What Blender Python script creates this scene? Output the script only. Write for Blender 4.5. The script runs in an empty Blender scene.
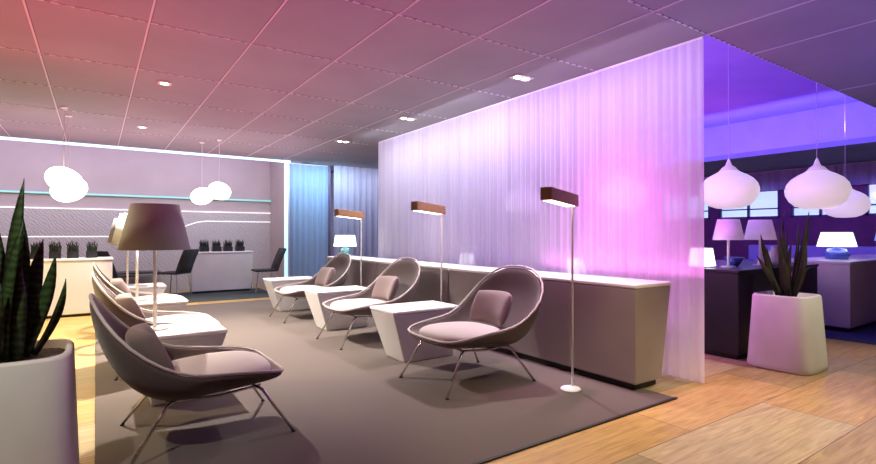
import bpy, bmesh, math, random
from mathutils import Vector, Matrix
random.seed(7)
PI = math.pi
sc = bpy.context.scene
COL = sc.collection
H = 2.79            # main ceiling height
HR = 3.53           # raised ceiling height

# ------------------------------------------------------------------ materials
def mat(name, col, rough=0.6, metal=0.0, emit=None, es=0.0, spec=0.5, trans=0.0, sheen=0.0, coat=0.0):
    m = bpy.data.materials.new(name); m.use_nodes = True
    b = m.node_tree.nodes['Principled BSDF']
    b.inputs['Base Color'].default_value = (*col, 1)
    b.inputs['Roughness'].default_value = rough
    b.inputs['Metallic'].default_value = metal
    b.inputs['Specular IOR Level'].default_value = spec
    b.inputs['Transmission Weight'].default_value = trans
    b.inputs['Sheen Weight'].default_value = sheen
    b.inputs['Coat Weight'].default_value = coat
    if emit:
        b.inputs['Emission Color'].default_value = (*emit, 1)
        b.inputs['Emission Strength'].default_value = es
    return m
def N(m, t, **kw):
    n = m.node_tree.nodes.new(t)
    for k, v in kw.items(): setattr(n, k, v)
    return n
def L(m, a, b): m.node_tree.links.new(a, b)
def bsdf(m): return m.node_tree.nodes['Principled BSDF']
def coords(m, scale=(1, 1, 1), rot=(0, 0, 0), out='Object', loc=(0, 0, 0)):
    tc = N(m, 'ShaderNodeTexCoord'); mp = N(m, 'ShaderNodeMapping')
    mp.inputs['Scale'].default_value = scale; mp.inputs['Rotation'].default_value = rot
    mp.inputs['Location'].default_value = loc
    L(m, tc.outputs[out], mp.inputs['Vector']); return mp.outputs['Vector']
def noise_mix(m, c1, c2, scale=20, detail=4, vscale=(1, 1, 1), lo=0.35, hi=0.65, bump=0.0, rough=None, dist=0.01):
    v = coords(m, vscale); n = N(m, 'ShaderNodeTexNoise')
    n.inputs['Scale'].default_value = scale; n.inputs['Detail'].default_value = detail
    L(m, v, n.inputs['Vector'])
    r = N(m, 'ShaderNodeValToRGB'); r.color_ramp.elements[0].position = lo; r.color_ramp.elements[1].position = hi
    r.color_ramp.elements[0].color = (*c1, 1); r.color_ramp.elements[1].color = (*c2, 1)
    L(m, n.outputs['Fac'], r.inputs['Fac']); L(m, r.outputs['Color'], bsdf(m).inputs['Base Color'])
    if bump:
        b = N(m, 'ShaderNodeBump'); b.inputs['Strength'].default_value = bump; b.inputs['Distance'].default_value = dist
        L(m, n.outputs['Fac'], b.inputs['Height']); L(m, b.outputs['Normal'], bsdf(m).inputs['Normal'])
    return m

M = {}
M['white'] = noise_mix(mat('white_lacquer', (.7, .68, .66), .35), (.66, .64, .62), (.72, .70, .68), 3)
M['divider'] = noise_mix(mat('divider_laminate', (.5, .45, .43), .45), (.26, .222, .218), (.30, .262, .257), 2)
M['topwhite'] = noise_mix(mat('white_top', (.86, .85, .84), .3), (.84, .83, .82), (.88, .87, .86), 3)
M['black'] = noise_mix(mat('black_lacquer', (.012, .012, .016), .35), (.010, .010, .014), (.016, .016, .022), 4)
M['plinth'] = mat('black_plinth', (.015, .013, .013), .6)
M['chrome'] = mat('brushed_chrome', (.72, .70, .68), .18, 1.0)
M['whitemetal'] = mat('white_painted_metal', (.85, .83, .82), .35)
M['shell'] = noise_mix(mat('taupe_wool', (.20, .17, .165), .9, sheen=.2), (.078, .054, .051), (.112, .078, .074), 260, 3, bump=.15, dist=.002)  # brown-mauve cast put into the wool for the mauve light on it
M['shell_dark'] = noise_mix(mat('charcoal_wool', (.03, .03, .03), .9), (.025, .025, .027), (.045, .043, .043), 200, 3)
M['cushion'] = noise_mix(mat('pale_wool', (.50, .45, .42), .9, sheen=.2), (.50, .44, .41), (.58, .52, .49), 240, 3, bump=.12, dist=.002)
M['pillow'] = noise_mix(mat('taupe_pillow', (.33, .28, .27), .9, sheen=.2), (.19, .135, .130), (.24, .175, .168), 240, 3, bump=.12, dist=.002)
M['welt'] = mat('pale_piping', (.55, .49, .47), .8)
M['shade'] = noise_mix(mat('grey_lamp_shade', (.30, .28, .27), .9), (.36, .36, .37), (.41, .41, .42), 180, 2)
M['brown'] = noise_mix(mat('bronze_lamp_head', (.30, .14, .06), .5), (.21, .105, .05), (.28, .15, .07), 40, 3, (1, 1, 6))
M['glow_warm'] = mat('lamp_diffuser', (.9, .85, .75), .5, emit=(1, .86, .62), es=6)
M['spotglass'] = mat('downlight_lens', (.9, .88, .8), .4, emit=(1, .88, .66), es=14)
M['downtrim'] = mat('downlight_trim', (.6, .55, .5), .4)
M['pend_w'] = mat('opal_glass', (.9, .9, .9), .35, emit=(1, .97, .93), es=1.6)
M['pend_p'] = noise_mix(mat('opal_pendant_shade', (.9, .86, .88), .4, emit=(1, .80, .90), es=.55), (.88, .84, .86), (.92, .88, .90), 4)
M['pend_cap'] = mat('opal_pendant_cap', (.8, .75, .8), .4, emit=(1, .70, .88), es=.35)
M['cord'] = mat('pale_cord', (.75, .70, .72), .5)
M['soil'] = noise_mix(mat('potting_soil', (.03, .025, .02), .95), (.02, .016, .012), (.10, .08, .06), 60, 5, bump=.6)
M['pot'] = noise_mix(mat('matte_white_planter', (.66, .65, .60), .55), (.62, .61, .57), (.70, .69, .65), 3, bump=.02)
m = mat('sansevieria_leaf', (.03, .06, .02), .38)
v = coords(m, (1, 1, 1)); w = N(m, 'ShaderNodeTexWave'); w.bands_direction = 'Z'
w.inputs['Scale'].default_value = 9; w.inputs['Distortion'].default_value = 9; w.inputs['Detail'].default_value = 3
L(m, v, w.inputs['Vector']); r = N(m, 'ShaderNodeValToRGB')
r.color_ramp.elements[0].color = (.016, .035, .012, 1); r.color_ramp.elements[1].color = (.05, .095, .03, 1)
L(m, w.outputs['Fac'], r.inputs['Fac']); L(m, r.outputs['Color'], bsdf(m).inputs['Base Color']); M['leaf'] = m
M['darkleaf'] = noise_mix(mat('dark_leaf', (.02, .015, .015), .5), (.02, .022, .014), (.04, .03, .022), 12)
M['grass'] = noise_mix(mat('dark_grass', (.01, .02, .01), .7), (.006, .010, .006), (.03, .045, .025), 60)
# ceiling tiles: painted board
M['ceil'] = noise_mix(mat('ceiling_board', (.36, .35, .36), .75), (.205, .20, .205), (.23, .225, .23), 1.5)
M['grid'] = mat('ceiling_grid_metal', (.52, .48, .52), .5)
M['joint'] = mat('ceiling_joint', (.13, .115, .13), .8)
M['recess'] = noise_mix(mat('recess_plaster', (.62, .60, .66), .7), (.34, .31, .50), (.37, .34, .53), 2)  # slight violet put into the plaster to deepen the violet light
# wood floor
m = mat('oak_planks', (.4, .25, .1), .38); M['wood'] = m
v = coords(m, (1, 1, 1)); br = N(m, 'ShaderNodeTexBrick')
br.inputs['Color1'].default_value = (0, 0, 0, 1); br.inputs['Color2'].default_value = (1, 1, 1, 1); br.inputs['Mortar'].default_value = (.5, .5, .5, 1)
br.inputs['Scale'].default_value = 1; br.inputs['Brick Width'].default_value = 1.5; br.inputs['Row Height'].default_value = .55
br.inputs['Mortar Size'].default_value = .003; br.offset = .37; L(m, v, br.inputs['Vector'])
r = N(m, 'ShaderNodeValToRGB'); cr = r.color_ramp; cr.interpolation = 'CONSTANT'
cols = [(0, (.60, .39, .13)), (.22, (.50, .36, .15)), (.40, (.64, .42, .15)), (.58, (.44, .35, .17)), (.74, (.62, .50, .26)), (.88, (.57, .36, .13))]
cr.elements[0].position = 0; cr.elements[0].color = (*cols[0][1], 1); cr.elements[1].position = .22; cr.elements[1].color = (*cols[1][1], 1)
for p, c in cols[2:]:
    e = cr.elements.new(p); e.color = (*c, 1)
L(m, br.outputs['Color'], r.inputs['Fac'])
v2 = coords(m, (1.2, 14, 1)); n = N(m, 'ShaderNodeTexNoise'); n.inputs['Scale'].default_value = 2.2; n.inputs['Detail'].default_value = 7
n.inputs['Distortion'].default_value = 1.2; L(m, v2, n.inputs['Vector'])
gr = N(m, 'ShaderNodeValToRGB'); gr.color_ramp.elements[0].position = .3; gr.color_ramp.elements[1].position = .7
gr.color_ramp.elements[0].color = (.62, .58, .52, 1); gr.color_ramp.elements[1].color = (1.0, 1.0, 1.0, 1)
L(m, n.outputs['Fac'], gr.inputs['Fac'])
mx = N(m, 'ShaderNodeMix', data_type='RGBA', blend_type='MULTIPLY'); mx.inputs[0].default_value = 1
L(m, r.outputs['Color'], mx.inputs[6]); L(m, gr.outputs['Color'], mx.inputs[7])
mm = N(m, 'ShaderNodeMix', data_type='RGBA'); L(m, br.outputs['Fac'], mm.inputs[0]); L(m, mx.outputs[2], mm.inputs[6]); mm.inputs[7].default_value = (.12, .07, .03, 1)
L(m, mm.outputs[2], bsdf(m).inputs['Base Color'])
bm_ = N(m, 'ShaderNodeBump'); bm_.inputs['Strength'].default_value = .08; bm_.inputs['Distance'].default_value = .004
L(m, n.outputs['Fac'], bm_.inputs['Height']); L(m, bm_.outputs['Normal'], bsdf(m).inputs['Normal'])
M['carpet'] = noise_mix(mat('taupe_carpet', (.17, .135, .12), .95, sheen=.1, spec=.2), (.100, .080, .071), (.132, .106, .095), 320, 5, bump=.3, dist=.004)
M['carpet_dark'] = noise_mix(mat('slate_rug', (.06, .07, .075), .95, spec=.2), (.05, .058, .062), (.08, .09, .09), 250, 4)
M['rug_blue'] = noise_mix(mat('blue_rug', (.05, .07, .16), .95, spec=.2), (.04, .055, .13), (.07, .09, .2), 250, 4)
# feature wall: carved wavy panel
M['wall'] = noise_mix(mat('mauve_plaster', (.50, .40, .41), .7), (.48, .38, .39), (.53, .42, .43), 1.5)
m = mat('wave_panel', (.5, .46, .47), .6); M['wavepanel'] = m
v = coords(m, (1, 1, 1)); w = N(m, 'ShaderNodeTexWave'); w.bands_direction = 'DIAGONAL'
w.inputs['Scale'].default_value = 9; w.inputs['Distortion'].default_value = 6; w.inputs['Detail'].default_value = 1; w.inputs['Detail Scale'].default_value = 1.2
L(m, v, w.inputs['Vector']); r = N(m, 'ShaderNodeValToRGB')
r.color_ramp.elements[0].color = (.50, .45, .46, 1); r.color_ramp.elements[1].color = (.60, .55, .56, 1)
L(m, w.outputs['Fac'], r.inputs['Fac']); L(m, r.outputs['Color'], bsdf(m).inputs['Base Color'])
b = N(m, 'ShaderNodeBump'); b.inputs['Strength'].default_value = .25; b.inputs['Distance'].default_value = .02
L(m, w.outputs['Fac'], b.inputs['Height']); L(m, b.outputs['Normal'], bsdf(m).inputs['Normal'])
M['led'] = mat('cool_led', (.8, .9, 1), .5, emit=(.34, .70, 1), es=1.3)
M['led_w'] = mat('white_led', (.9, .9, .9), .5, emit=(1, .93, .93), es=.75)
M['teal'] = mat('teal_glass_rail', (.35, .75, .72), .25, emit=(.35, .72, .70), es=.35)
M['dimwall'] = noise_mix(mat('plum_wall', (.16, .09, .15), .8), (.19, .06, .11), (.24, .08, .14), 2)
M['plain'] = mat('grey_plaster', (.13, .12, .125), .8)
M['blueseat'] = noise_mix(mat('blue_upholstery', (.18, .32, .50), .8), (.15, .28, .45), (.21, .36, .55), 60)
M['shadewhite'] = mat('white_lit_shade', (.9, .9, .9), .7, emit=(.95, .97, 1), es=2.0)
M['shadeviolet'] = mat('lilac_shade', (.62, .50, .72), .8, emit=(.75, .45, .95), es=.28)
M['shadeblue'] = mat('blue_lit_shade', (.4, .55, .85), .8, emit=(.25, .45, 1), es=.5)
M['tealbase'] = mat('teal_ceramic', (.03, .18, .18), .2, coat=.5)
M['blueglass'] = mat('blue_glazed_ceramic', (.05, .09, .45), .15, coat=.6)
M['frame'] = mat('dark_window_frame', (.10, .07, .14), .5)
M['sofa'] = noise_mix(mat('lilac_sofa', (.45, .42, .62), .85), (.42, .39, .58), (.48, .45, .66), 80)

def glass(name, tint, alpha):
    m = bpy.data.materials.new(name); m.use_nodes = True
    nt = m.node_tree; nt.nodes.clear()
    o = N(m, 'ShaderNodeOutputMaterial'); t = N(m, 'ShaderNodeBsdfTransparent'); g = N(m, 'ShaderNodeBsdfGlossy'); x = N(m, 'ShaderNodeMixShader')
    t.inputs['Color'].default_value = (*tint, 1); g.inputs['Roughness'].default_value = .05; x.inputs[0].default_value = alpha
    L(m, t.outputs[0], x.inputs[1]); L(m, g.outputs[0], x.inputs[2]); L(m, x.outputs[0], o.inputs['Surface']); return m
M['pane'] = glass('window_pane', (.8, .88, .95), .08)

def sheer(name, col, dlo, dhi, transl=.55, sx=22.0, axis='y'):
    """Thin woven voile: the weave's density varies from fold to fold."""
    m = bpy.data.materials.new(name); m.use_nodes = True
    nt = m.node_tree; nt.nodes.clear()
    o = N(m, 'ShaderNodeOutputMaterial'); tr = N(m, 'ShaderNodeBsdfTransparent'); df = N(m, 'ShaderNodeBsdfDiffuse'); tl = N(m, 'ShaderNodeBsdfTranslucent')
    a = N(m, 'ShaderNodeMixShader'); f = N(m, 'ShaderNodeMixShader')
    df.inputs['Color'].default_value = (*col, 1); tl.inputs['Color'].default_value = (*col, 1); a.inputs[0].default_value = transl
    L(m, df.outputs[0], a.inputs[1]); L(m, tl.outputs[0], a.inputs[2])
    sc_ = (0, 1, .015) if axis == 'y' else (1, 0, .015)
    v = coords(m, sc_); n = N(m, 'ShaderNodeTexNoise'); n.inputs['Scale'].default_value = sx; n.inputs['Detail'].default_value = 5
    n.inputs['Roughness'].default_value = .7; L(m, v, n.inputs['Vector'])
    mr = N(m, 'ShaderNodeMapRange'); mr.inputs['From Min'].default_value = .32; mr.inputs['From Max'].default_value = .68
    mr.inputs['To Min'].default_value = dlo; mr.inputs['To Max'].default_value = dhi
    L(m, n.outputs['Fac'], mr.inputs['Value']); L(m, mr.outputs['Result'], f.inputs[0])
    L(m, tr.outputs[0], f.inputs[1]); L(m, a.outputs[0], f.inputs[2]); L(m, f.outputs[0], o.inputs['Surface']); return m
M['voile'] = sheer('white_voile', (.95, .93, .97), .74, .95, sx=9)
M['voile_blue'] = sheer('blue_voile', (.50, .70, .92), .80, .97, sx=9, axis='x')
M['voile_grey'] = sheer('grey_voile', (.62, .64, .80), .80, .97, sx=8, axis='x')
M['voile_win'] = sheer('lilac_voile', (.80, .70, .92), .7, .95, sx=6)

# ------------------------------------------------------------------ mesh helpers
def link(name, bm, m, parent=None, smooth=False, bevel=0.0, subsurf=0, solid=0.0):
    me = bpy.data.meshes.new(name); bmesh.ops.recalc_face_normals(bm, faces=bm.faces) if not solid else None
    bm.to_mesh(me); bm.free()
    o = bpy.data.objects.new(name, me); COL.objects.link(o)
    if m: me.materials.append(m)
    if smooth:
        for p in me.polygons: p.use_smooth = True
    if solid:
        s = o.modifiers.new('solid', 'SOLIDIFY'); s.thickness = solid; s.offset = 0
    if bevel:
        bv = o.modifiers.new('bev', 'BEVEL'); bv.width = bevel; bv.segments = 3; bv.limit_method = 'ANGLE'; bv.angle_limit = math.radians(40)
    if subsurf:
        ss = o.modifiers.new('sub', 'SUBSURF'); ss.levels = subsurf; ss.render_levels = subsurf
    if parent: o.parent = parent
    return o
def box(bm, x0, y0, z0, x1, y1, z1):
    vs = [bm.verts.new(p) for p in [(x0, y0, z0), (x1, y0, z0), (x1, y1, z0), (x0, y1, z0), (x0, y0, z1), (x1, y0, z1), (x1, y1, z1), (x0, y1, z1)]]
    for f in [(0, 3, 2, 1), (4, 5, 6, 7), (0, 1, 5, 4), (1, 2, 6, 5), (2, 3, 7, 6), (3, 0, 4, 7)]: bm.faces.new([vs[i] for i in f])
    return bm
def B(*a):
    return box(bmesh.new(), *a)
def frust(b0, z0, b1, z1):
    """b = (x0,y0,x1,y1) rectangles at z0 and z1"""
    bm = bmesh.new(); vs = []
    for (x0, y0, x1, y1), z in ((b0, z0), (b1, z1)):
        vs += [bm.verts.new(p) for p in [(x0, y0, z), (x1, y0, z), (x1, y1, z), (x0, y1, z)]]
    for f in [(0, 3, 2, 1), (4, 5, 6, 7), (0, 1, 5, 4), (1, 2, 6, 5), (2, 3, 7, 6), (3, 0, 4, 7)]: bm.faces.new([vs[i] for i in f])
    return bm
def lathe(bm, prof, n=32, c=(0, 0), cap=True, sq=None):
    """prof: list of (r, z). sq: superellipse exponent for rounded-square sections"""
    rings = []
    for r, z in prof:
        ring = []
        for k in range(n):
            a = 2 * PI * k / n; ca, sa = math.cos(a), math.sin(a)
            if sq:
                q = (abs(ca) ** sq + abs(sa) ** sq) ** (-1 / sq); ca *= q; sa *= q
            ring.append(bm.verts.new((c[0] + r * ca, c[1] + r * sa, z)))
        rings.append(ring)
    for i in range(len(rings) - 1):
        for k in range(n):
            bm.faces.new([rings[i][k], rings[i][(k + 1) % n], rings[i + 1][(k + 1) % n], rings[i + 1][k]])
    if cap:
        bm.faces.new(rings[0][::-1]); bm.faces.new(rings[-1])
    return bm
def tube(bm, pts, r, n=8, closed=False):
    pts = [Vector(p) for p in pts]; rings = []
    for i, p in enumerate(pts):
        if closed: d = pts[(i + 1) % len(pts)] - pts[i - 1]
        else: d = pts[min(i + 1, len(pts) - 1)] - pts[max(i - 1, 0)]
        d.normalize(); ref = Vector((0, 0, 1)) if abs(d.z) < .9 else Vector((1, 0, 0))
        a = d.cross(ref).normalized(); b = d.cross(a).normalized()
        rr = r[i] if isinstance(r, (list, tuple)) else r
        rings.append([bm.verts.new(p + rr * (math.cos(2 * PI * k / n) * a + math.sin(2 * PI * k / n) * b)) for k in range(n)])
    m_ = len(rings)
    for i in range(m_ if closed else m_ - 1):
        A, Bq = rings[i], rings[(i + 1) % m_]
        for k in range(n): bm.faces.new([A[k], A[(k + 1) % n], Bq[(k + 1) % n], Bq[k]])
    if not closed:
        bm.faces.new(rings[0][::-1]); bm.faces.new(rings[-1])
    return bm
def T(pts, r, n=8, closed=False): return tube(bmesh.new(), pts, r, n, closed)

def tag(o, label, cat, group=None, kind=None):
    o['label'] = label; o['category'] = cat
    if group: o['group'] = group
    if kind: o['kind'] = kind
    return o
def thing(name, label, cat, loc=(0, 0, 0), rz=0, group=None):
    o = bpy.data.objects.new(name, None); COL.objects.link(o); o.empty_display_size = .1
    o.location = loc; o.rotation_euler = (0, 0, rz); return tag(o, label, cat, group)
def struct(name, bm, m, parent=None, **kw):
    o = link(name, bm, m, parent, **kw)
    if parent is None: o['kind'] = 'structure'
    return o
def dup(root, loc, rz=None, label=None, group=None, scale=None, mats=None):
    def cp(o, par):
        c = o.copy(); COL.objects.link(c)
        if par: c.parent = par
        if mats and o.type == 'MESH' and o.name.split('.')[0] in mats:
            c.material_slots[0].link = 'OBJECT'; c.material_slots[0].material = mats[o.name.split('.')[0]]
        for ch in list(o.children): cp(ch, c)
        return c
    r = cp(root, None); r.location = loc
    if rz is not None: r.rotation_euler = (0, 0, rz)
    if label: r['label'] = label
    if group: r['group'] = group
    if scale: r.scale = scale
    return r

# ------------------------------------------------------------------ setting
X0, X1, Y0, Y1 = -4.0, 14.0, -3.5, 12.2
struct('floor', B(X0, Y0, -.1, X1 + .3, Y1 + .3, 0), M['wood'])
bm = B(X0, Y0, H, 4.0, 10.70, H + .1); box(bm, 4.0, Y0, H, X1, 2.07, H + .1); box(bm, 11.0, 2.07, H, X1, Y1, H + .1); box(bm, 4.0, 7.70, H, 11.0, Y1, H + .1)
struct('ceiling', bm, M['ceil'])
bm = B(3.9, 1.97, HR, 11.2, 7.8, HR + .1); box(bm, 3.9, 2.07, H + .1, 4.0, 7.8, HR); box(bm, 4.0, 7.7, H + .1, 11.2, 7.8, HR); box(bm, 3.9, 1.97, H + .1, 11.2, 2.07, HR); box(bm, 11.0, 2.07, H + .1, 11.15, 7.8, HR)
struct('ceiling_raised', bm, M['recess'])
struct('ceiling_rear', B(X0, 10.70, HR, 3.9, Y1, HR + .1), M['plain'])
# lay-in grid of the ceiling
XL = [-.41 + .7354 * i for i in range(-4, 6)]
YL = [-2.4, -1.25, -.1, .95, 2.06, 3.13, 4.30, 5.57, 6.75, 7.95, 9.1]
bm = bmesh.new(); bj = bmesh.new()
for x in XL: box(bm, x - .006, Y0, H - .006, x + .006, 10.6, H + .002); box(bj, x + .006, Y0, H - .001, x + .014, 10.6, H + .002)
for x in (4.0, 4.76, 6.75, 8.7): box(bm, x - .006, Y0, H - .006, x + .006, 2.05, H + .002); box(bj, x + .006, Y0, H - .001, x + .014, 2.05, H + .002)
for y in YL:
    xe = 4.0 if y > 2.07 else 13
    xx = X0
    while xx < xe:                       # the cross runners are perforated: short bars with dark slots between
        box(bm, xx, y - .007, H - .006, min(xx + .05, xe), y + .007, H + .002)
        box(bj, xx + .05, y - .007, H - .001, min(xx + .085, xe), y + .007, H + .002); xx += .085
struct('ceiling_grid', bm, M['grid']); struct('ceiling_joints', bj, M['joint'])
# walls
struct('wall_left', B(X0 - .1, Y0, 0, X0, Y1, HR + .1), M['plain'])
struct('wall_front', B(X0, Y0 - .1, 0, X1, Y0, HR + .1), M['plain'])
struct('wall_back', B(X0, Y1, 0, X1, Y1 + .1, HR + .1), M['wall'])
# right wall with window band
WZ0, WZ1 = 1.62, 2.34
wins = [(.6, 2.05), (2.30, 3.76), (4.0, 5.2), (5.44, 6.9), (7.15, 8.6)]
bm = B(X1, Y0, 0, X1 + .15, Y1, WZ0); box(bm, X1, Y0, WZ1, X1 + .15, Y1, HR + .1)
ys = [Y0] + [q for w_ in wins for q in w_] + [Y1]
for i in range(0, len(ys), 2): box(bm, X1, ys[i], WZ0, X1 + .15, ys[i + 1], WZ1)
struct('wall_right', bm, M['dimwall'])
for i, (a, b_) in enumerate(wins):
    bm = bmesh.new(); t = .045
    for q in ((a, a + t), (b_ - t, b_), ((a + b_) / 2 - t / 2, (a + b_) / 2 + t / 2)): box(bm, X1 - .02, q[0], WZ0, X1 + .06, q[1], WZ1)
    for q in ((WZ0, WZ0 + t), (WZ1 - t, WZ1), (WZ0 + .22, WZ0 + .25)): box(bm, X1 - .02, a, q[0], X1 + .06, b_, q[1])
    w_ = struct('window_%d' % (i + 1), bm, M['frame'])
    struct('window_pane', B(X1 + .02, a, WZ0, X1 + .03, b_, WZ1), M['pane'], w_)
# back wall panels and light lines
struct('trim_1', B(X0, 10.66, H - .045, 3.45, 10.70, H + .02), M['led'])
yw = Y1 - .03
struct('wall_back_panel', B(X0, yw, .0, 3.5, Y1, 1.72), M['wavepanel'])
struct('trim_2', B(X0, yw - .05, 1.985, 3.5, yw + .02, 2.02), M['teal'])
struct('trim_3', B(X0, yw - .02, 1.70, 3.5, yw + .02, 1.722), M['led_w'])
struct('trim_4', T([(X0, yw, 1.16), (.55, yw, 1.16), (.9, yw, 1.17), (1.25, yw, 1.24), (1.6, yw, 1.38), (1.85, yw, 1.475), (2.05, yw, 1.50), (3.5, yw, 1.50)], .012, 6), M['led_w'])
struct('pillar_lightstrip', B(3.40, 10.85, 0, 3.455, 10.92, H), M['led'])
struct('pillar', B(3.455, 10.88, 0, 3.50, 12.19, H + .3), M['wall'])
# carpets
o = link('carpet', B(0, 2.05, 0, 3.50, 9.35, .010), M['carpet'], bevel=.002); tag(o, 'large taupe carpet under both rows of lounge chairs', 'carpet')
link('edge_binding', B(0, 2.03, 0, 3.51, 2.05, .011), M['plinth'], o)
o = link('rug', B(-.3, 9.75, 0, 3.0, 11.45, .010), M['carpet_dark']); tag(o, 'dark slate rug under the small block counter by the feature wall', 'rug')
o = link('rug', B(7.0, 1.75, 0, 12.4, 4.8, .010), M['rug_blue']); tag(o, 'blue rug under the pale counter in the violet lounge', 'rug')

# ------------------------------------------------------------------ curtains
def pleats(p0, p1, z0, z1, wav, amp, seed, dens=60):
    rnd = random.Random(seed); p0 = Vector(p0); p1 = Vector(p1); d = p1 - p0; ln = d.length; d.normalize(); nrm = Vector((-d.y, d.x))
    n = int(ln * dens); bm = bmesh.new(); rows = []
    ph = [0.0]
    for i in range(n): ph.append(ph[-1] + 2 * PI / (dens * wav) * rnd.uniform(.6, 1.4))
    for zi in range(5):
        z = z0 + (z1 - z0) * zi / 4; row = []
        for i in range(n + 1):
            s = ln * i / n; a = amp * (1.0 - .35 * zi / 4)
            off = a * math.sin(ph[i]) + .35 * a * math.sin(2.3 * ph[i] + zi * .15 + seed)
            q = p0 + d * s + nrm * off
            row.append(bm.verts.new((q.x, q.y, z)))
        rows.append(row)
    for a, b in zip(rows, rows[1:]):
        for i in range(n): bm.faces.new([a[i], a[i + 1], b[i + 1], b[i]])
    return bm
def curtain(name, label, p0, p1, z0, z1, m, wav, amp, seed, group=None):
    t = thing(name, label, 'curtain', ((p0[0] + p1[0]) / 2, (p0[1] + p1[1]) / 2, z0), 0, group)
    o = link('cloth', pleats(p0, p1, z0, z1 - .02, wav, amp, seed), m, smooth=True); o.parent = t
    o.location = -Vector(t.location)
    r = link('rail', T([(p0[0], p0[1], z1 - .012), (p1[0], p1[1], z1 - .012)], .009, 6), M['whitemetal'], t); r.location = -Vector(t.location)
    return t
curtain('sheer_curtain', 'tall white sheer curtain hanging behind the low divider, glowing pink and lilac', (4.0, 2.09), (4.0, 7.64), .015, H, M['voile'], .075, .013, 3)
curtain('sheer_curtain', 'blue pleated curtain beside the vertical light strip', (3.52, 10.95), (4.42, 10.95), .02, H, M['voile_blue'], .14, .03, 5)
curtain('sheer_curtain', 'grey-violet sheer curtain between the blue curtain and the big white one', (4.5, 10.8), (10.8, 10.8), .02, H + .1, M['voile_grey'], .16, .03, 8)
curtain('window_valance', 'lilac pleated curtain band above the windows of the violet lounge', (13.85, 1.0), (13.85, 9.5), 2.30, H, M['voile_win'], .20, .03, 9)
struct('trim_5', B(4.42, 10.93, 0, 4.47, 10.98, H), M['frame'])

# ------------------------------------------------------------------ low divider
def divider(y0, y1, label):
    t = thing('low_divider', label, 'divider', (3.60, (y0 + y1) / 2, 0), 0, 'low divider units in one line')
    h = (y1 - y0) / 2
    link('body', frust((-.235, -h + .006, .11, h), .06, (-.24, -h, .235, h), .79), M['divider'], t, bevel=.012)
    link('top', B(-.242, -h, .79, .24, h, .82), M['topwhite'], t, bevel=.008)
    link('plinth', B(-.20, -h + .04, .011, .08, h - .02, .06), M['plinth'], t)
divider(2.27, 2.88, 'shortest low divider unit, standing at the curtain\'s free corner')
divider(2.90, 4.69, 'pink-lit low divider unit behind the single armchair with tallest lamp beside it')
divider(4.71, 6.50, 'low divider unit directly behind the middle armchair of the row along the curtain')
divider(6.52, 8.35, 'low divider unit farthest along the curtain, carrying the small teal lamp')

# ------------------------------------------------------------------ lounge chair
def spline(P, n):
    P = [Vector(p) for p in P]; out = []
    for i in range(len(P) - 1):
        a = P[max(i - 1, 0)]; b = P[i]; c = P[i + 1]; d = P[min(i + 2, len(P) - 1)]
        for k in range(n):
            t = k / n
            out.append(.5 * ((2 * b) + (-a + c) * t + (2 * a - 5 * b + 4 * c - d) * t * t + (-a + 3 * b - 3 * c + d) * t ** 3))
    out.append(P[-1]); return out
RIM = [(.470, 0, .370), (.466, .17, .372), (.440, .31, .385), (.33, .370, .410), (.14, .390, .435), (-.05, .415, .460), (-.20, .435, .530), (-.34, .430, .650), (-.44, .355, .780), (-.495, .19, .880), (-.505, 0, .900)]
BAS = [(.38, 0, .345), (.375, .13, .345), (.35, .22, .343), (.25, .27, .337), (.10, .285, .328), (-.04, .290, .322), (-.14, .285, .322), (-.21, .24, .330), (-.25, .16, .338), (-.265, .08, .342), (-.27, 0, .342)]
def ring(P):
    h = spline(P, 2); back = [Vector((p.x, -p.y, p.z)) for p in h[-2:0:-1]]
    return h + back
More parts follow.
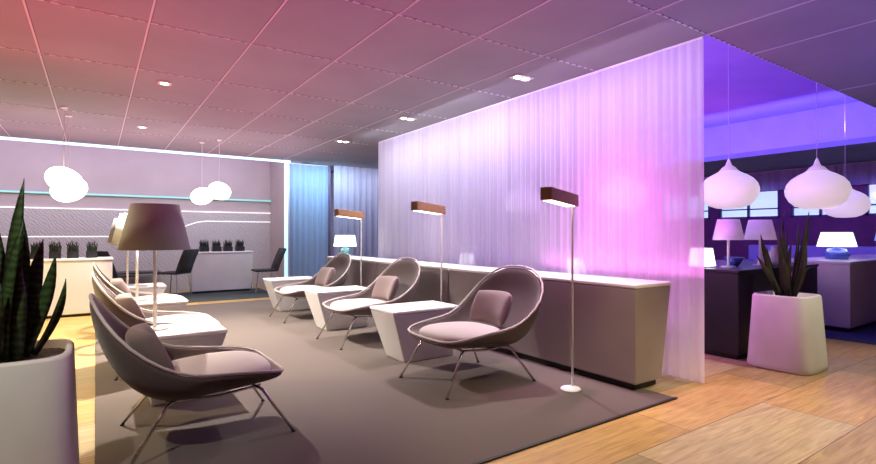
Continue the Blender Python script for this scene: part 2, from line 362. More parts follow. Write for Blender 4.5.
def make_chair(name, label, group):
    t = thing(name, label, 'armchair', (0, 0, 0), 0, group)
    rim = ring(RIM); bas = ring(BAS); n = len(rim); bm = bmesh.new(); rows = []
    for k in range(6):
        f = k / 5; row = []
        for a, b in zip(bas, rim):
            p = a.lerp(b, f); c = Vector((a.x - .02, a.y, 0)); o = Vector((b.x - a.x, b.y - a.y, 0))
            q = p + o * (.20 * math.sin(PI * f) * (1 if a.x < 0 else .6))   # bowl bulges outward
            q.z -= (.035 if a.x < 0 else .006) * math.sin(PI * f)
            row.append(bm.verts.new(q))
        rows.append(row)
    for a, b in zip(rows, rows[1:]):
        for i in range(n): bm.faces.new([a[i], a[(i + 1) % n], b[(i + 1) % n], b[i]])
    inner = [bm.verts.new(Vector((.08, 0, .318)).lerp(v_.co, .5)) for v_ in rows[0]]
    for i in range(n): bm.faces.new([inner[i], inner[(i + 1) % n], rows[0][(i + 1) % n], rows[0][i]])
    bm.faces.new(inner[::-1])
    s = link('shell', bm, M['shell'], t, smooth=True, solid=.032, subsurf=2)
    link('piping', T(ring([(p[0] * 1.005, p[1] * 1.01, p[2] + .012) for p in RIM]), .009, 6, True), M['welt'], s, smooth=True)
    # seat cushion
    bm = bmesh.new(); nn = 36; layers = [(.86, .325), (.97, .345), (1.0, .375), (.97, .405), (.86, .428), (.6, .445), (.3, .452)]
    R_ = []
    for sc_, z in layers:
        rr = []
        for k in range(nn):
            a = 2 * PI * k / nn; ca, sa = math.cos(a), math.sin(a); q = (abs(ca) ** 3 + abs(sa) ** 3) ** (-1 / 3)
            x = .115 + .325 * q * ca * sc_; y = .325 * q * sa * sc_ * (1 - .12 * max(0, -ca))
            rr.append(bm.verts.new((x, y, z + .02 * (x - .1))))
        R_.append(rr)
    for a, b in zip(R_, R_[1:]):
        for k in range(nn): bm.faces.new([a[k], a[(k + 1) % nn], b[(k + 1) % nn], b[k]])
    bm.faces.new(R_[0][::-1]); bm.faces.new(R_[-1])
    link('seat_cushion', bm, M['cushion'], t, smooth=True, subsurf=1)
    # back pillow: puffy rectangle curved round the back
    bm = bmesh.new(); rows = []; U_, V_ = 13, 9
    for side in (1, -1):
        g = []
        for i in range(U_):
            r_ = []
            for j in range(V_):
                u = -1 + 2 * i / (U_ - 1); w_ = -1 + 2 * j / (V_ - 1)
                th = .055 * ((1 - abs(u) ** 3.5) * (1 - abs(w_) ** 3)) ** .5
                y = .235 * u * (1 - .06 * w_ * w_); hgt = .160 * w_ * (1 - .05 * u * u)
                x = -.262 + .10 * u * u + side * th
                r_.append((x - hgt * .40, y, .565 + hgt * .92 + side * th * .35))
            g.append(r_)
        rows.append(g)
    V = {}
    for s_, g in enumerate(rows):
        for i in range(U_):
            for j in range(V_):
                e = i in (0, U_ - 1) or j in (0, V_ - 1)
                key = (0 if e else s_, i, j)
                if key not in V: V[key] = bm.verts.new(g[i][j])
    for s_ in (0, 1):
        gk = lambda i, j: V[(0 if (i in (0, U_ - 1) or j in (0, V_ - 1)) else s_, i, j)]
        for i in range(U_ - 1):
            for j in range(V_ - 1): bm.faces.new([gk(i, j), gk(i + 1, j), gk(i + 1, j + 1), gk(i, j + 1)])
    link('back_pillow', bm, M['pillow'], t, smooth=True, subsurf=1)
    # steel: two side rails, cross bars and four legs
    bm = bmesh.new()
    for s_ in (1, -1): tube(bm, [(.33, s_ * .26, .312), (.10, s_ * .275, .292), (-.17, s_ * .25, .296)], .0085, 8)
    tube(bm, [(.30, -.26, .308), (.30, .26, .308)], .0085); tube(bm, [(-.16, -.25, .296), (-.16, .25, .296)], .0085)
    link('frame', bm, M['chrome'], t, smooth=True)
    for sx, sy in ((1, 1), (1, -1), (-1, 1), (-1, -1)):
        if sx > 0: pts = [(.30, sy * .265, .310), (.335, sy * .28, .288), (.505, sy * .335, .008)]
        else: pts = [(-.13, sy * .255, .298), (-.165, sy * .27, .280), (-.345, sy * .36, .008)]
        lg = link('leg', T(pts, .0095, 8), M['chrome'], t, smooth=True)
        link('foot_glide', lathe(bmesh.new(), [(.013, .0), (.013, .010)], 10, pts[-1][:2]), M['plinth'], lg)
    return t
g1 = 'lounge armchairs facing the curtain'; g2 = 'lounge armchairs along the curtain'
c0 = make_chair('lounge_armchair', 'grey lounge armchair seen from behind, nearest the snake plant in the big planter', g1)
c0.location = (.485, 3.33, .010); c0.scale = (1, 1, .94)
dup(c0, (.485, 5.23, .010), 0, 'grey lounge armchair between the first and second shaded lamps on white tables', g1)
dup(c0, (.485, 7.13, .010), 0, 'grey lounge armchair third in the lamp row, farthest from the planter', g1)
dup(c0, (2.60, 3.28, .010), PI, 'mauve-lit lounge armchair beside the floor lamp at the end of the divider', g2, (1, 1, 1))
dup(c0, (2.60, 5.17, .010), PI, 'taupe lounge armchair between two white side tables, middle of the curtain row', g2, (1, 1, 1))
dup(c0, (2.60, 7.05, .010), PI, 'taupe lounge armchair farthest along the divider, next to the blue curtain', g2, (1, 1, 1))

# ------------------------------------------------------------------ side tables
def side_table(name, label, loc, rz, group, a=.37):
    t = thing(name, label, 'side table', loc, rz, group)
    # tapers towards the floor; front is +x
    link('body', frust((-a + .04, -.18, a - .15, .18), .0, (-a, -.235, a, .235), .465), M['white'], t, bevel=.012)
    link('tabletop', B(-a - .005, -.24, .465, a + .005, .24, .495), M['topwhite'], t, bevel=.01)
    return t
gt1 = 'white side tables of the lamp row'; gt2 = 'white side tables of the curtain row'
s0 = side_table('side_table', 'white block side table under the nearest grey shaded lamp', (.54, 4.15, .01), 0, gt1, .26)
dup(s0, (.54, 6.10, .01), 0, 'white block side table under the middle grey shaded lamp')
dup(s0, (.54, 8.0, .01), 0, 'white block side table under the farthest grey shaded lamp')
s1 = side_table('side_table', 'white tapered side table right beside the armchair with mauve lighting', (2.58, 4.17, .01), PI, gt2)
dup(s1, (2.58, 6.05, .01), PI, 'white tapered side table between the middle and farthest curtain-side armchairs')
dup(s1, (2.58, 7.95, .01), PI, 'white side table at the far end of the curtain row, before the blue curtain')

# lamps standing on the lamp-row tables
def shade_lamp(label, loc, group):
    t = thing('table_lamp', label, 'lamp', loc, 0, group)
    link('base', lathe(bmesh.new(), [(.085, 0), (.085, .010), (.02, .018)], 28), M['whitemetal'], t, smooth=False)
    link('pole', lathe(bmesh.new(), [(.0125, .012), (.0125, .86)], 12), M['whitemetal'], t, smooth=True)
    s = link('lamp_shade', lathe(bmesh.new(), [(.232, .585), (.155, .915)], 40, cap=False), M['shade'], t, smooth=True, solid=.006)
    bm = bmesh.new()
    for k in range(3):
        a = 2 * PI * k / 3; tube(bm, [(0, 0, .85), (.165 * math.cos(a), .165 * math.sin(a), .86)], .003, 5)
    link('shade_spider', bm, M['whitemetal'], s)
    link('bulb', lathe(bmesh.new(), [(.012, .66), (.03, .69), (.035, .72), (.03, .75), (.012, .78)], 16), M['glow_warm'], t, smooth=True)
    return t
gl = 'shaded lamps on the white tables'
l0 = shade_lamp('nearest and largest-looking of the tall grey cone-shade lamps on white tables', (.36, 4.20, .506), gl)
dup(l0, (.36, 6.15, .506), 0, 'middle one of the grey cone-shade lamps on white tables, half hidden by the nearest')
dup(l0, (.36, 8.05, .506), 0, 'farthest of the grey cone-shade lamps on white tables')

# floor lamps with bar-shaped heads
def floor_lamp(label, loc, group):
    t = thing('floor_lamp', label, 'floor lamp', loc, 0, group)
    link('base', lathe(bmesh.new(), [(.075, 0), (.078, .006), (.07, .014), (.012, .018)], 28, (-.045, -.02)), M['whitemetal'], t)
    link('pole', T([(0, 0, .012), (0, 0, 1.40), (0, 0, 1.46)], .0085, 10), M['whitemetal'], t, smooth=True)
    e = .44; dx, dy, dz = -math.cos(.28), -math.sin(.28), .055
    bm = bmesh.new(); w_ = .045
    nx, ny = -dy, dx
    pts = []
    for s in (-.02, e):
        c = Vector((dx * s, dy * s, 1.45 + dz * s / e * .55))
        pts.append([bm.verts.new(c + Vector((nx * a, ny * a, b))) for a, b in ((-w_, -.042), (w_, -.042), (w_, .05), (-w_, .05))])
    for k in range(4): bm.faces.new([pts[0][k], pts[0][(k + 1) % 4], pts[1][(k + 1) % 4], pts[1][k]])
    bm.faces.new(pts[0][::-1]); bm.faces.new(pts[1])
    h = link('lamp_head', bm, M['brown'], t, bevel=.006)
    bm = bmesh.new(); pts = []
    for s in (.03, e - .03):
        c = Vector((dx * s, dy * s, 1.45 + dz * s / e * .55 - .046))
        pts.append([bm.verts.new(c + Vector((nx * a, ny * a, b))) for a, b in ((-.035, 0), (.035, 0), (.035, .006), (-.035, .006))])
    for k in range(4): bm.faces.new([pts[0][k], pts[0][(k + 1) % 4], pts[1][(k + 1) % 4], pts[1][k]])
    bm.faces.new(pts[0][::-1]); bm.faces.new(pts[1])
    link('diffuser', bm, M['glow_warm'], h)
    return t
gf = 'bar-headed floor lamps along the divider'
f0 = floor_lamp('white-poled floor lamp with brown bar head, nearest, whose disc base stands on the carpet', (3.06, 2.62, .01), gf)
dup(f0, (3.09, 4.45, .01), 0, 'brown bar-headed floor lamp in front of the curtain, second along the divider')
dup(f0, (3.05, 6.35, .01), 0, 'brown bar-headed floor lamp farthest along the divider, by the grey sheer curtain')

# ------------------------------------------------------------------ planters and snake plants
def leaf(bm, base, tip, w, bend, tw):
    b = Vector(base); t_ = Vector(tip); n = 9; L_ = []
    d = (t_ - b); side = Vector((math.cos(tw), math.sin(tw), 0)); nrm = d.cross(side).normalized()
    for i in range(n + 1):
        f = i / n; c = b.lerp(t_, f) + nrm * (bend * math.sin(PI * f * .9))
        ww = w * (.68 + .32 * math.sin(PI * min(f * 1.6, 1) * .5)) * (1 - max(0, (f - .5) / .5) ** 1.9)
        ww = max(ww, .0012)
        L_.append([bm.verts.new(c - side * ww), bm.verts.new(c + nrm * ww * .32), bm.verts.new(c + side * ww), bm.verts.new(c + nrm * ww * .12 - nrm * .004)])
    for a, b2 in zip(L_, L_[1:]):
        for k in range(4): bm.faces.new([a[k], a[(k + 1) % 4], b2[(k + 1) % 4], b2[k]])
    bm.faces.new(L_[0][::-1]); bm.faces.new(L_[-1])
def planter(label, loc, rz, w0, w1, hgt, sq=5):
    t = thing('planter', label, 'planter', loc, rz, 'tapered matte white planters')
    link('pot', lathe(bmesh.new(), [(w0 * .97, 0), (w0, .012), (w0 * .99 + w1 * .01, .05), (w1, hgt - .015), (w1 - .01, hgt), (w1 - .03, hgt), (w1 - .035, hgt - .05)], 64, cap=True, sq=sq), M['pot'], t, smooth=True)
    link('soil', lathe(bmesh.new(), [(w1 - .033, hgt - .05), (w1 - .034, hgt - .042), (w1 * .5, hgt - .03)], 40, sq=sq), M['soil'], t, smooth=False)
    return t
pl = planter('large off-white planter cropped by the frame, holding the broad-leaved snake plant', (-.36, 3.04, 0), 0, .295, .272, .655)
pr = planter('white planter standing before the black counter in the violet lounge', (5.20, 1.97, 0), 0, .262, .225, .66)
def snake(label, loc, lv, m, tw0):
    t = thing('snake_plant', label, 'plant', loc)
    for i, (s0, q0, s1, q1, tz, w_, tw) in enumerate(lv):
        f = lambda a, b, z: (.825 * a + .565 * b, -.565 * a + .825 * b, z)
        bm = bmesh.new(); leaf(bm, f(s0, q0, 0), f(s1, q1, tz), w_, .035 * (1 if i % 2 else -1), tw0 + tw)
        link('leaf', bm, m, t, smooth=True)
snake('green broad-leaved snake plant growing in the large cropped planter', (-.36, 3.04, .628), [
    (.05, .0, .115, .0, .83, .040, 0), (-.02, .06, .01, .08, .72, .055, .3), (.06, -.05, .155, -.05, .63, .036, -.2), (.08, .03, .245, .0, .48, .034, .1), (.03, -.08, .11, -.12, .36, .046, .2),
    (-.05, -.04, -.05, -.06, .80, .050, -.3), (.10, -.03, .115, -.02, .42, .034, .5), (-.08, .06, -.14, .1, .70, .045, .2), (-.10, -.06, -.2, -.1, .55, .045, 0), (.0, -.10, -.01, -.15, .42, .050, -.1),
    (.05, .09, .09, .14, .55, .040, .2), (.09, .08, .20, .12, .36, .032, -.3), (-.03, -.11, -.07, -.2, .30, .045, .2), (.01, .02, .06, .03, .62, .045, -.1)], M['leaf'], -.6)
snake('dark spiky snake plant growing in the planter before the black counter', (5.20, 1.97, .632), [
    (.04, .0, .185, -.02, .78, .032, 0), (.01, .03, .02, .04, .80, .016, .2), (-.03, .0, -.075, .02, .62, .026, -.2), (-.05, -.02, -.24, -.02, .57, .034, .1), (.05, -.03, .13, -.06, .50, .030, 0),
    (.06, .0, .25, .02, .28, .034, .3), (-.06, .02, -.25, .05, .38, .032, 0), (.0, -.04, .0, -.08, .50, .030, .1), (-.02, -.03, -.10, -.10, .36, .028, -.2), (.03, .05, .09, .10, .60, .026, 0), (.02, -.05, .07, -.12, .34, .028, .2), (-.04, .05, -.12, .12, .44, .024, 0), (.02, .0, .10, .0, .66, .022, .1), (-.02, .0, -.15, .03, .46, .022, .2), (.0, .02, -.03, .04, .66, .020, 0), (.05, .02, .17, .05, .42, .022, -.1)], M['darkleaf'], -.6)

# ------------------------------------------------------------------ downlights
def downlight(label, x, y, twin):
    t = thing('ceiling_downlight', label, 'ceiling light', (x, y, H - .012), 0, 'recessed downlights')
    k = 2 if twin else 1; w = .055
    bm = B(-w * k - .008, -w - .008, 0, w * k + .008, w + .008, .010)
    link('trim_plate', bm, M['downtrim'], t, bevel=.002)
    for q in range(k):
        cx = (q - .5) * 2 * w if twin else 0
        link('lens', lathe(bmesh.new(), [(.036, -.004), (.036, .002)], 20, (cx, 0)), M['spotglass'], t)
    return t
downlight('round downlight in the pink ceiling nearer of the two over the lamp row', .59, 5.92, False)
downlight('round downlight in the pink ceiling closer to the blue light cove', .56, 8.52, False)
downlight('twin downlight farthest along the curtain, near the grey sheer curtain', 3.46, 7.91, True)
downlight('twin downlight just in front of the curtain\'s far top corner', 3.50, 5.86, True)
downlight('largest twin downlight, in the purple ceiling nearest the curtain\'s free corner', 3.54, 3.68, True)

# ------------------------------------------------------------------ pendants
def pebble(label, loc, r, group, squash=.82, tilt=0.0, top=H):
    t = thing('pendant_lamp', label, 'pendant lamp', loc, 0, group)
    bm = bmesh.new(); bmesh.ops.create_icosphere(bm, subdivisions=4, radius=r)
    for v_ in bm.verts:
        p = v_.co; p.z *= squash; a = math.atan2(p.y, p.x)
        f = 1 + .05 * math.sin(2 * a + tilt * 3) + .04 * math.sin(3 * a + 1)
        p.x *= f; p.y *= f; p.z += tilt * p.x
    link('globe', bm, M['pend_w'], t, smooth=True)
    link('cord', T([(0, 0, r * .7), (0, 0, top - loc[2])], .005, 6), M['cord'], t)
    link('ceiling_rose', lathe(bmesh.new(), [(.04, top - loc[2] - .02), (.04, top - loc[2] - .002)], 16), M['whitemetal'], t)
    return t
gp = 'glowing pebble-shaped pendants'
pebble('upper lobe of the nearest glowing pebble pendant pair above the long beige counter', (-.33, 7.75, 1.88), .20, gp, .80, -.15)
pebble('lower lobe of the nearest glowing pebble pendant pair, touching its twin', (-.30, 8.25, 1.80), .20, gp, .85, .15)
pebble('glowing pebble pendant with the lower globe, above the small block counter', (1.50, 9.36, 1.86), .185, gp, .82, .1)
pebble('glowing pebble pendant with the higher globe, above the small block counter', (1.70, 8.95, 1.93), .185, gp, .82, -.1)
def onion(label, loc, s=1.0):
    t = thing('pendant_lamp', label, 'pendant lamp', loc, 0, 'glowing onion-shaped pendants')
    prof = [(.02, -.245), (.13, -.238), (.215, -.205), (.275, -.15), (.312, -.075), (.318, -.01), (.298, .055), (.25, .115), (.185, .16), (.13, .188), (.105, .205)]
    link('lamp_shade', lathe(bmesh.new(), [(r * s, z * s) for r, z in prof], 40), M['pend_p'], t, smooth=True)
    link('cap', lathe(bmesh.new(), [(.106 * s, .205 * s), (.07 * s, .25 * s), (.035 * s, .275 * s), (.018 * s, .33 * s), (.004 * s, .36 * s)], 24), M['pend_cap'], t, smooth=True)
    link('cord', T([(0, 0, .34 * s), (0, 0, HR - loc[2])], .004, 6), M['cord'], t)
    return t
onion('onion-shaped glowing pendant partly behind the free edge of the white curtain', (6.27, 2.98, 1.755))
onion('large onion-shaped glowing pendant above the planter and pale counter', (7.14, 2.38, 1.755), 1.02)
onion('smaller-looking onion pendant peeking out behind the large one', (10.0, 2.95, 1.72), 1.0)
onion('onion pendant seen faintly through the curtain, just above the shortest divider unit', (5.95, 4.20, 1.78))
onion('onion pendant seen faintly through the middle of the curtain', (6.0, 6.2, 1.78))

# ------------------------------------------------------------------ counters, far left
def counter(name, label, x0, y0, x1, y1, z, body, top, zk=.04):
    t = thing(name, label, 'counter', ((x0 + x1) / 2, (y0 + y1) / 2, .010 if x0 > 1 and body is M['white'] else 0)); a = (x1 - x0) / 2; b = (y1 - y0) / 2
    link('body', B(-a + .01, -b + .01, zk, a - .01, b - .01, z - .03), body, t, bevel=.01)
    link('worktop', B(-a, -b, z - .03, a, b, z), top, t, bevel=.006)
    link('plinth', B(-a + .04, -b + .04, 0.0, a - .04, b - .04, zk), M['plinth'], t)
    return t
counter('counter', 'long beige counter behind the snake plant, with four grass planters on top', -2.6, 9.0, .22, 9.45, .85, M['white'], M['topwhite'])
k = counter('counter', 'small white block counter standing on the slate rug, four black planters on it', 1.58, 11.05, 2.78, 11.42, .84, M['white'], M['topwhite'])
def grassbox(label, loc, group, w=.075, hh=.27):
    t = thing('grass_planter', label, 'planter', loc, 0, group)
    link('pot', B(-w, -w, 0, w, w, .10), M['black'], t, bevel=.004)
    bm = bmesh.new(); rnd = random.Random(loc[0])
    for k in range(46):
        x, y = rnd.uniform(-w * .9, w * .9), rnd.uniform(-w * .9, w * .9); hgt = rnd.uniform(.7, 1) * hh
        tube(bm, [(x, y, .09), (x + rnd.uniform(-.012, .012), y + rnd.uniform(-.012, .012), .09 + hgt * .35), (x + rnd.uniform(-.03, .03), y + rnd.uniform(-.03, .03), hgt)], [.006, .005, .001], 4)
    g = link('grass', bm, M['grass'], t); g['kind'] = 'stuff'
    return t
nm = ['first', 'second', 'third', 'fourth']
for i, x in enumerate((-.70, -.49, -.28, -.05)):
    grassbox('black grass planter on the long beige counter, %s from the snake plant side' % nm[i], (x, 9.22, .85), 'grass planters on the long counter', .07)
for i, x in enumerate((1.84, 2.08, 2.30, 2.54)):
    grassbox('black planter on the small block counter, %s from the lamp row side' % nm[i], (x, 11.22, .851), 'black planters on the block counter', .085, .26)
# dark dining chairs and a low table near the feature wall
def dchair(label, loc, rz):
    t = thing('dining_chair', label, 'chair', loc, rz, 'dark chairs near the feature wall')
    link('seat', B(-.22, -.22, .43, .22, .22, .47), M['shell_dark'], t, bevel=.015)
    bm = bmesh.new()
    p = [(-.20, .45), (-.25, .60), (-.31, .75), (-.38, .90)]
    for (x0, z0), (x1, z1) in zip(p, p[1:]):
        vs = [bm.verts.new(q) for q in ((x0, -.22, z0), (x0, .22, z0), (x1, .22, z1), (x1, -.22, z1))]; bm.faces.new(vs)
    bmesh.ops.remove_doubles(bm, verts=bm.verts, dist=.001)
    link('backrest', bm, M['shell_dark'], t, solid=.035, smooth=True)
    for sx in (-1, 1):
        for sy in (-1, 1): link('leg', T([(sx * .18, sy * .18, .44), (sx * .23, sy * .21, 0.0)], .012, 8), M['chrome'], t)
    return t
dchair('dark chair right of the small block counter, its back leaning toward the blue curtain', (2.90, 10.62, .010), PI)
dchair('dark chair seen behind the shaded lamps, close to the small block counter', (1.25, 10.9, .010), 2.4)
dchair('dark chair seen between the lamp poles, farther from the block counter', (.35, 10.6, .010), .6)
t = thing('low_table', 'dark low table between the chairs behind the shaded lamps', 'table', (.70, 11.80, .0), 0)
link('tabletop', B(-.4, -.3, .42, .4, .3, .45), M['black'], t, bevel=.01)
for sx in (-1, 1):
    for sy in (-1, 1): link('leg', T([(sx * .35, sy * .25, .42), (sx * .35, sy * .25, 0)], .015, 8), M['chrome'], t)

# lamp and armchair by the far end of the divider
def cube_lamp(name, label, loc, w0, w1, z0, z1, shade, base, group=None, b=.05, sq=4):
    t = thing(name, label, 'lamp', loc, 0, group)
    link('base', lathe(bmesh.new(), [(b, 0), (b * 1.1, z0 * .35), (b * .8, z0 * .8), (.012, z0 * .92), (.012, z0 + .03)], 24), base, t, smooth=True)
    link('lamp_shade', lathe(bmesh.new(), [(w0, z0), (w1, z1)], 32, cap=False, sq=sq), shade, t, smooth=False, solid=.006)
    return t
cube_lamp('table_lamp', 'small table lamp with glowing white shade and teal base on the far divider end', (3.53, 7.98, .82), .17, .145, .18, .37, M['shadewhite'], M['tealbase'], b=.085)
t = thing('armchair', 'pale blue armchair behind the divider, between grey sheer curtain and white curtain', 'armchair', (4.75, 9.3, 0), PI)
link('seat', B(-.33, -.35, .15, .35, .35, .42), M['blueseat'], t, bevel=.04)
link('backrest', frust((-.36, -.36, -.22, .36), .15, (-.42, -.33, -.30, .33), 1.10), M['blueseat'], t, bevel=.03)
for sx in (-1, 1):
    for sy in (-1, 1): link('leg', T([(sx * .28, sy * .28, .16), (sx * .3, sy * .3, 0)], .015, 8), M['chrome'], t)

# ------------------------------------------------------------------ violet lounge, right
k1 = counter('counter', 'tall black counter behind the white planter, carrying the lilac lamps', 5.03, 2.30, 6.95, 3.6, .86, M['black'], M['black'], .05)
k2 = counter('counter', 'pale lilac counter cut by the frame edge, with the wide white-shaded lamp', 7.53, 2.17, 10.6, 2.95, .86, M['white'], M['topwhite'], .05)
def lil(label, x, y, z, w0=.155, w1=.105, z0=.20, z1=.37, m=None):
    t = thing('table_lamp', label, 'lamp', (x, y, z), 0, 'lilac shaded lamps on the black counter')
    link('base', lathe(bmesh.new(), [(.07, 0), (.07, .012), (.02, .018)], 24), M['whitemetal'], t)
    link('pole', lathe(bmesh.new(), [(.014, .012), (.014, z1 - .04)], 12), M['whitemetal'], t, smooth=True)
    link('lamp_shade', lathe(bmesh.new(), [(w0, z0), (w1, z1)], 32, cap=False), m or M['shadeviolet'], t, smooth=True, solid=.006)
    return t
lil('lilac cone-shade lamp on the black counter, nearer the curtain edge', 5.46, 2.60, .86, .145, .10, .285, .50)
lil('lilac cone-shade lamp on the black counter, nearer the planter', 5.94, 2.50, .86, .15, .105, .285, .50)
cube_lamp('table_lamp', 'low glowing white box lamp half behind the curtain edge on the black counter', (5.16, 2.72, .86), .11, .085, .02, .20, M['shadewhite'], M['blueglass'], b=.05)
t = cube_lamp('table_lamp', 'wide white-shaded lamp with blue glazed base on the pale counter', (8.22, 2.52, .871), .195, .15, .17, .36, M['shadewhite'], M['blueglass'], b=.13)
def bowl(label, loc, r, m):
    o = link('bowl', lathe(bmesh.new(), [(r * .35, 0), (r * .6, .03), (r, .10), (r * .96, .10), (r * .55, .04), (.01, .03)], 24), m, smooth=True)
    o.location = loc; tag(o, label, 'bowl', 'blue bowls on the black counter')
bowl('deep blue bowl on the black counter beneath the lilac lamps', (5.62, 2.62, .86), .10, M['blueglass'])
o = link('menu_holder', frust((-.08, -.02, .08, .02), 0, (-.07, -.005, .07, .005), .16), M['topwhite']); o.location = (6.35, 2.62, .86); o.rotation_euler = (0, 0, -.5)
tag(o, 'small pale card holder on the black counter behind the planter leaves', 'card holder')
o = link('vase', lathe(bmesh.new(), [(.05, 0), (.065, .06), (.06, .13), (.03, .19), (.035, .21)], 24), M['topwhite'], smooth=True); o.location = (6.18, 2.46, .86)
tag(o, 'pale vase on the black counter behind the planter leaves', 'vase')
# sofas and lamps deeper in the lounge
def sofa(label, loc, rz, ln=1.9):
    t = thing('sofa', label, 'sofa', loc, rz, 'lilac sofas of the violet lounge'); h = ln / 2
    link('seat', B(-.42, -h + .12, .12, .42, h - .12, .43), M['sofa'], t, bevel=.04)
    link('backrest', B(-.45, -h, .12, -.25, h, .95), M['sofa'], t, bevel=.05)
    for s in (-1, 1): link('armrest', B(-.4, min(s * h, s * (h - .14)), .12, .42, max(s * h, s * (h - .14)), .60), M['sofa'], t, bevel=.04)
    for sx in (-1, 1):
        for sy in (-1, 1): link('leg', T([(sx * .33, sy * (h - .1), .13), (sx * .33, sy * (h - .1), 0)], .02, 8), M['chrome'], t)
    return t
sofa('lilac sofa beyond the pale counter, under the windows', (13.1, 4.6, 0), PI, 2.6)
sofa('lilac sofa seen dimly through the white curtain', (6.6, 5.6, 0), PI, 2.0)
sofa('lilac sofa farthest away, seen dimly through the white curtain', (6.6, 8.6, 0), PI, 2.0)
lil2 = cube_lamp('floor_lamp', 'blue-shaded floor lamp by the window wall at the frame edge', (12.9, 3.13, 0), .20, .14, 1.08, 1.42, M['shadeblue'], M['whitemetal'], b=.05, sq=None)
cube_lamp('table_lamp', 'glowing white lamp seen through the curtain beside the nearer sofa', (5.6, 4.75, .50), .13, .09, .16, .36, M['shadewhite'], M['whitemetal'], b=.04)
cube_lamp('table_lamp', 'glowing white lamp seen through the curtain beside the farther sofa', (5.6, 7.25, .50), .13, .09, .16, .36, M['shadewhite'], M['whitemetal'], b=.04)
for y, lb in ((4.75, 'white low block table behind the curtain, beside the nearer sofa'), (7.25, 'white low block table behind the curtain, beside the farther sofa')):
    t = thing('block_table', lb, 'side table', (5.6, y, 0), 0, 'low tables behind the curtain')
    link('body', frust((-.2, -.2, .2, .2), 0, (-.24, -.24, .24, .24), .47), M['white'], t, bevel=.01)
    link('tabletop', B(-.245, -.245, .47, .245, .245, .50), M['topwhite'], t, bevel=.008)

# ------------------------------------------------------------------ lights
def light(kind, name, loc, aim, col, power, **kw):
    d = bpy.data.lights.new(name, kind); d.color = col; d.energy = power
    for k_, v_ in kw.items(): setattr(d, k_, v_)
    o = bpy.data.objects.new(name, d); COL.objects.link(o); o.location = loc
    dv = Vector(aim) - Vector(loc); o.rotation_euler = dv.to_track_quat('-Z', 'Y').to_euler(); return o
def area(name, loc, aim, col, power, sx, sy):
    return light('AREA', name, loc, aim, col, power, shape='RECTANGLE', size=sx, size_y=sy)
def spot(name, loc, aim, col, power, ang=100, blend=.6, r=.03):
    return light('SPOT', name, loc, aim, col, power, spot_size=math.radians(ang), spot_blend=blend, shadow_soft_size=r)
W = (1, .90, .80)
for x, y, ax, p in [(.59, 5.92, .35, 1150), (.56, 8.52, .3, 600)]:
    spot('downlight', (x, y, H - .03), (x + ax, y - .3, 0), W, p, 104, .7)
for y, p in ((7.91, 250), (5.86, 250), (3.68, 260)):
    spot('downlight', (3.46, y, H - .03), (2.75, y - .1, 0), W, p, 84, .9)
# gold spots on the wood
spot('downlight', (-1.1, 5.0, H - .03), (-.7, 5.2, 0), (1, .84, .48), 330, 100, .5)
spot('downlight', (-1.1, 7.6, H - .03), (-.7, 7.4, 0), (1, .84, .48), 330, 100, .5)
spot('downlight', (2.6, .7, H - .03), (2.8, 1.2, 0), (1, .84, .48), 270, 75, .5)
spot('downlight', (5.4, .5, H - .03), (5.2, .8, 0), (1, .90, .62), 210, 85, .5)
spot('downlight', (-1.0, 1.7, H - .03), (-.45, 2.9, .4), (.96, 1, .84), 170, 50, .7)  # added fill spot without a fixture, brightens the large planter
# coloured ceiling wash
area('ceiling_wash', (-1.2, 3.0, 1.95), (-1.2, 3.0, 3), (1, .05, .16), 78, 3.0, 6)
area('ceiling_wash', (1.4, 4.5, 1.95), (1.4, 4.5, 3), (.90, .06, .36), 42, 2.4, 7)
area('ceiling_wash', (3.6, .6, 1.95), (3.6, .6, 3), (.10, .09, .80), 66, 7, 3)
area('ceiling_wash', (.3, 9.3, 1.95), (.3, 9.3, 3), (.95, .54, .68), 85, 6, 2.4)
# feature wall cove
area('cove', (-.2, 10.95, 3.2), (-.2, 12.1, 2.3), (.40, .58, 1), 26, 7, .15)
area('cove', (-.2, 10.5, 2.5), (-.2, 12.2, 1.0), (1, .84, .84), 50, 7, .3)
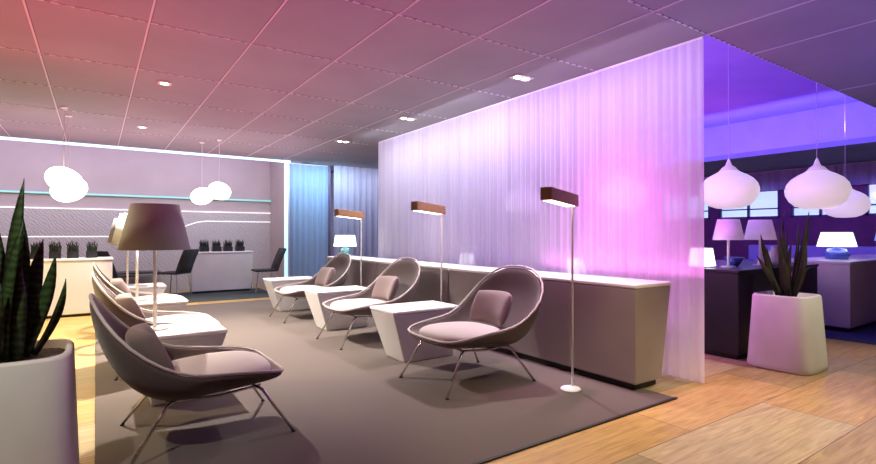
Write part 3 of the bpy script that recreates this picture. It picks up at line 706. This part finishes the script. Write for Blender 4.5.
# curtain wash (in front of the curtain, aimed at it)
area('curtain_wash', (3.35, 5.9, 2.72), (4.0, 5.9, 1.5), (.86, .84, 1), 46, 3.0, .1)
area('curtain_wash', (3.35, 3.4, 2.72), (4.0, 3.4, 1.5), (.82, .60, 1), 32, 2.6, .1)
area('curtain_wash', (3.90, 2.9, .85), (4.0, 2.9, 1.9), (1, .22, .85), 4, 1.8, .06)
# violet lounge
area('violet_wash', (9.9, 4.5, 2.95), (11.0, 4.5, 3.35), (.12, .08, 1), 170, 6, .15)
area('violet_wash', (7.2, 4.8, 2.95), (7.2, 4.8, 3.5), (.17, 0, 1), 62, 5.5, 5)  # added upward panel, unseen from below, lights the raised ceiling
area('violet_wash', (4.6, 4.7, 3.0), (8.0, 4.7, 3.55), (.16, .0, .95), 40, 5, .15)
light('POINT', 'violet_fill', (6.6, 3.8, 2.4), (0, 0, 0), (.38, .05, 1), 22, shadow_soft_size=0)
light('POINT', 'violet_fill', (9.2, 4.8, 2.4), (0, 0, 0), (.85, .15, .95), 30, shadow_soft_size=0)
light('POINT', 'magenta_fill', (4.5, 2.9, 1.5), (0, 0, 0), (1, .15, .85), 26, shadow_soft_size=0)
spot('divider_accent', (3.02, 2.7, 2.76), (3.38, 2.75, .70), (1, .45, .80), 200, 60, 1)
area('blue_wash', (4.0, 10.3, 2.7), (4.0, 10.95, 1.3), (.50, .78, 1), 34, 1.4, .1)
area('blue_wash', (5.2, 10.2, 2.7), (5.2, 10.8, 1.3), (.74, .78, 1), 22, 1.6, .1)

w = bpy.data.worlds.new('world'); sc.world = w; w.use_nodes = True
w.node_tree.nodes['Background'].inputs[0].default_value = (.62, .62, 1, 1); w.node_tree.nodes['Background'].inputs[1].default_value = 1.8

# ------------------------------------------------------------------ camera
cd = bpy.data.cameras.new('camera'); cam = bpy.data.objects.new('camera', cd); COL.objects.link(cam)
cd.sensor_width = 36; cd.lens = 500 / 876 * 36; cd.clip_start = .05
yaw, pit = math.radians(34.39), math.radians(.303)
cam.location = (0, 0, 1.2); cam.rotation_euler = (PI / 2 + pit, 0, -yaw)
sc.camera = cam
vs = sc.view_settings; vs.view_transform = 'Standard'; vs.look = 'None'; vs.exposure = 0; vs.gamma = 1; vs.use_curve_mapping = False
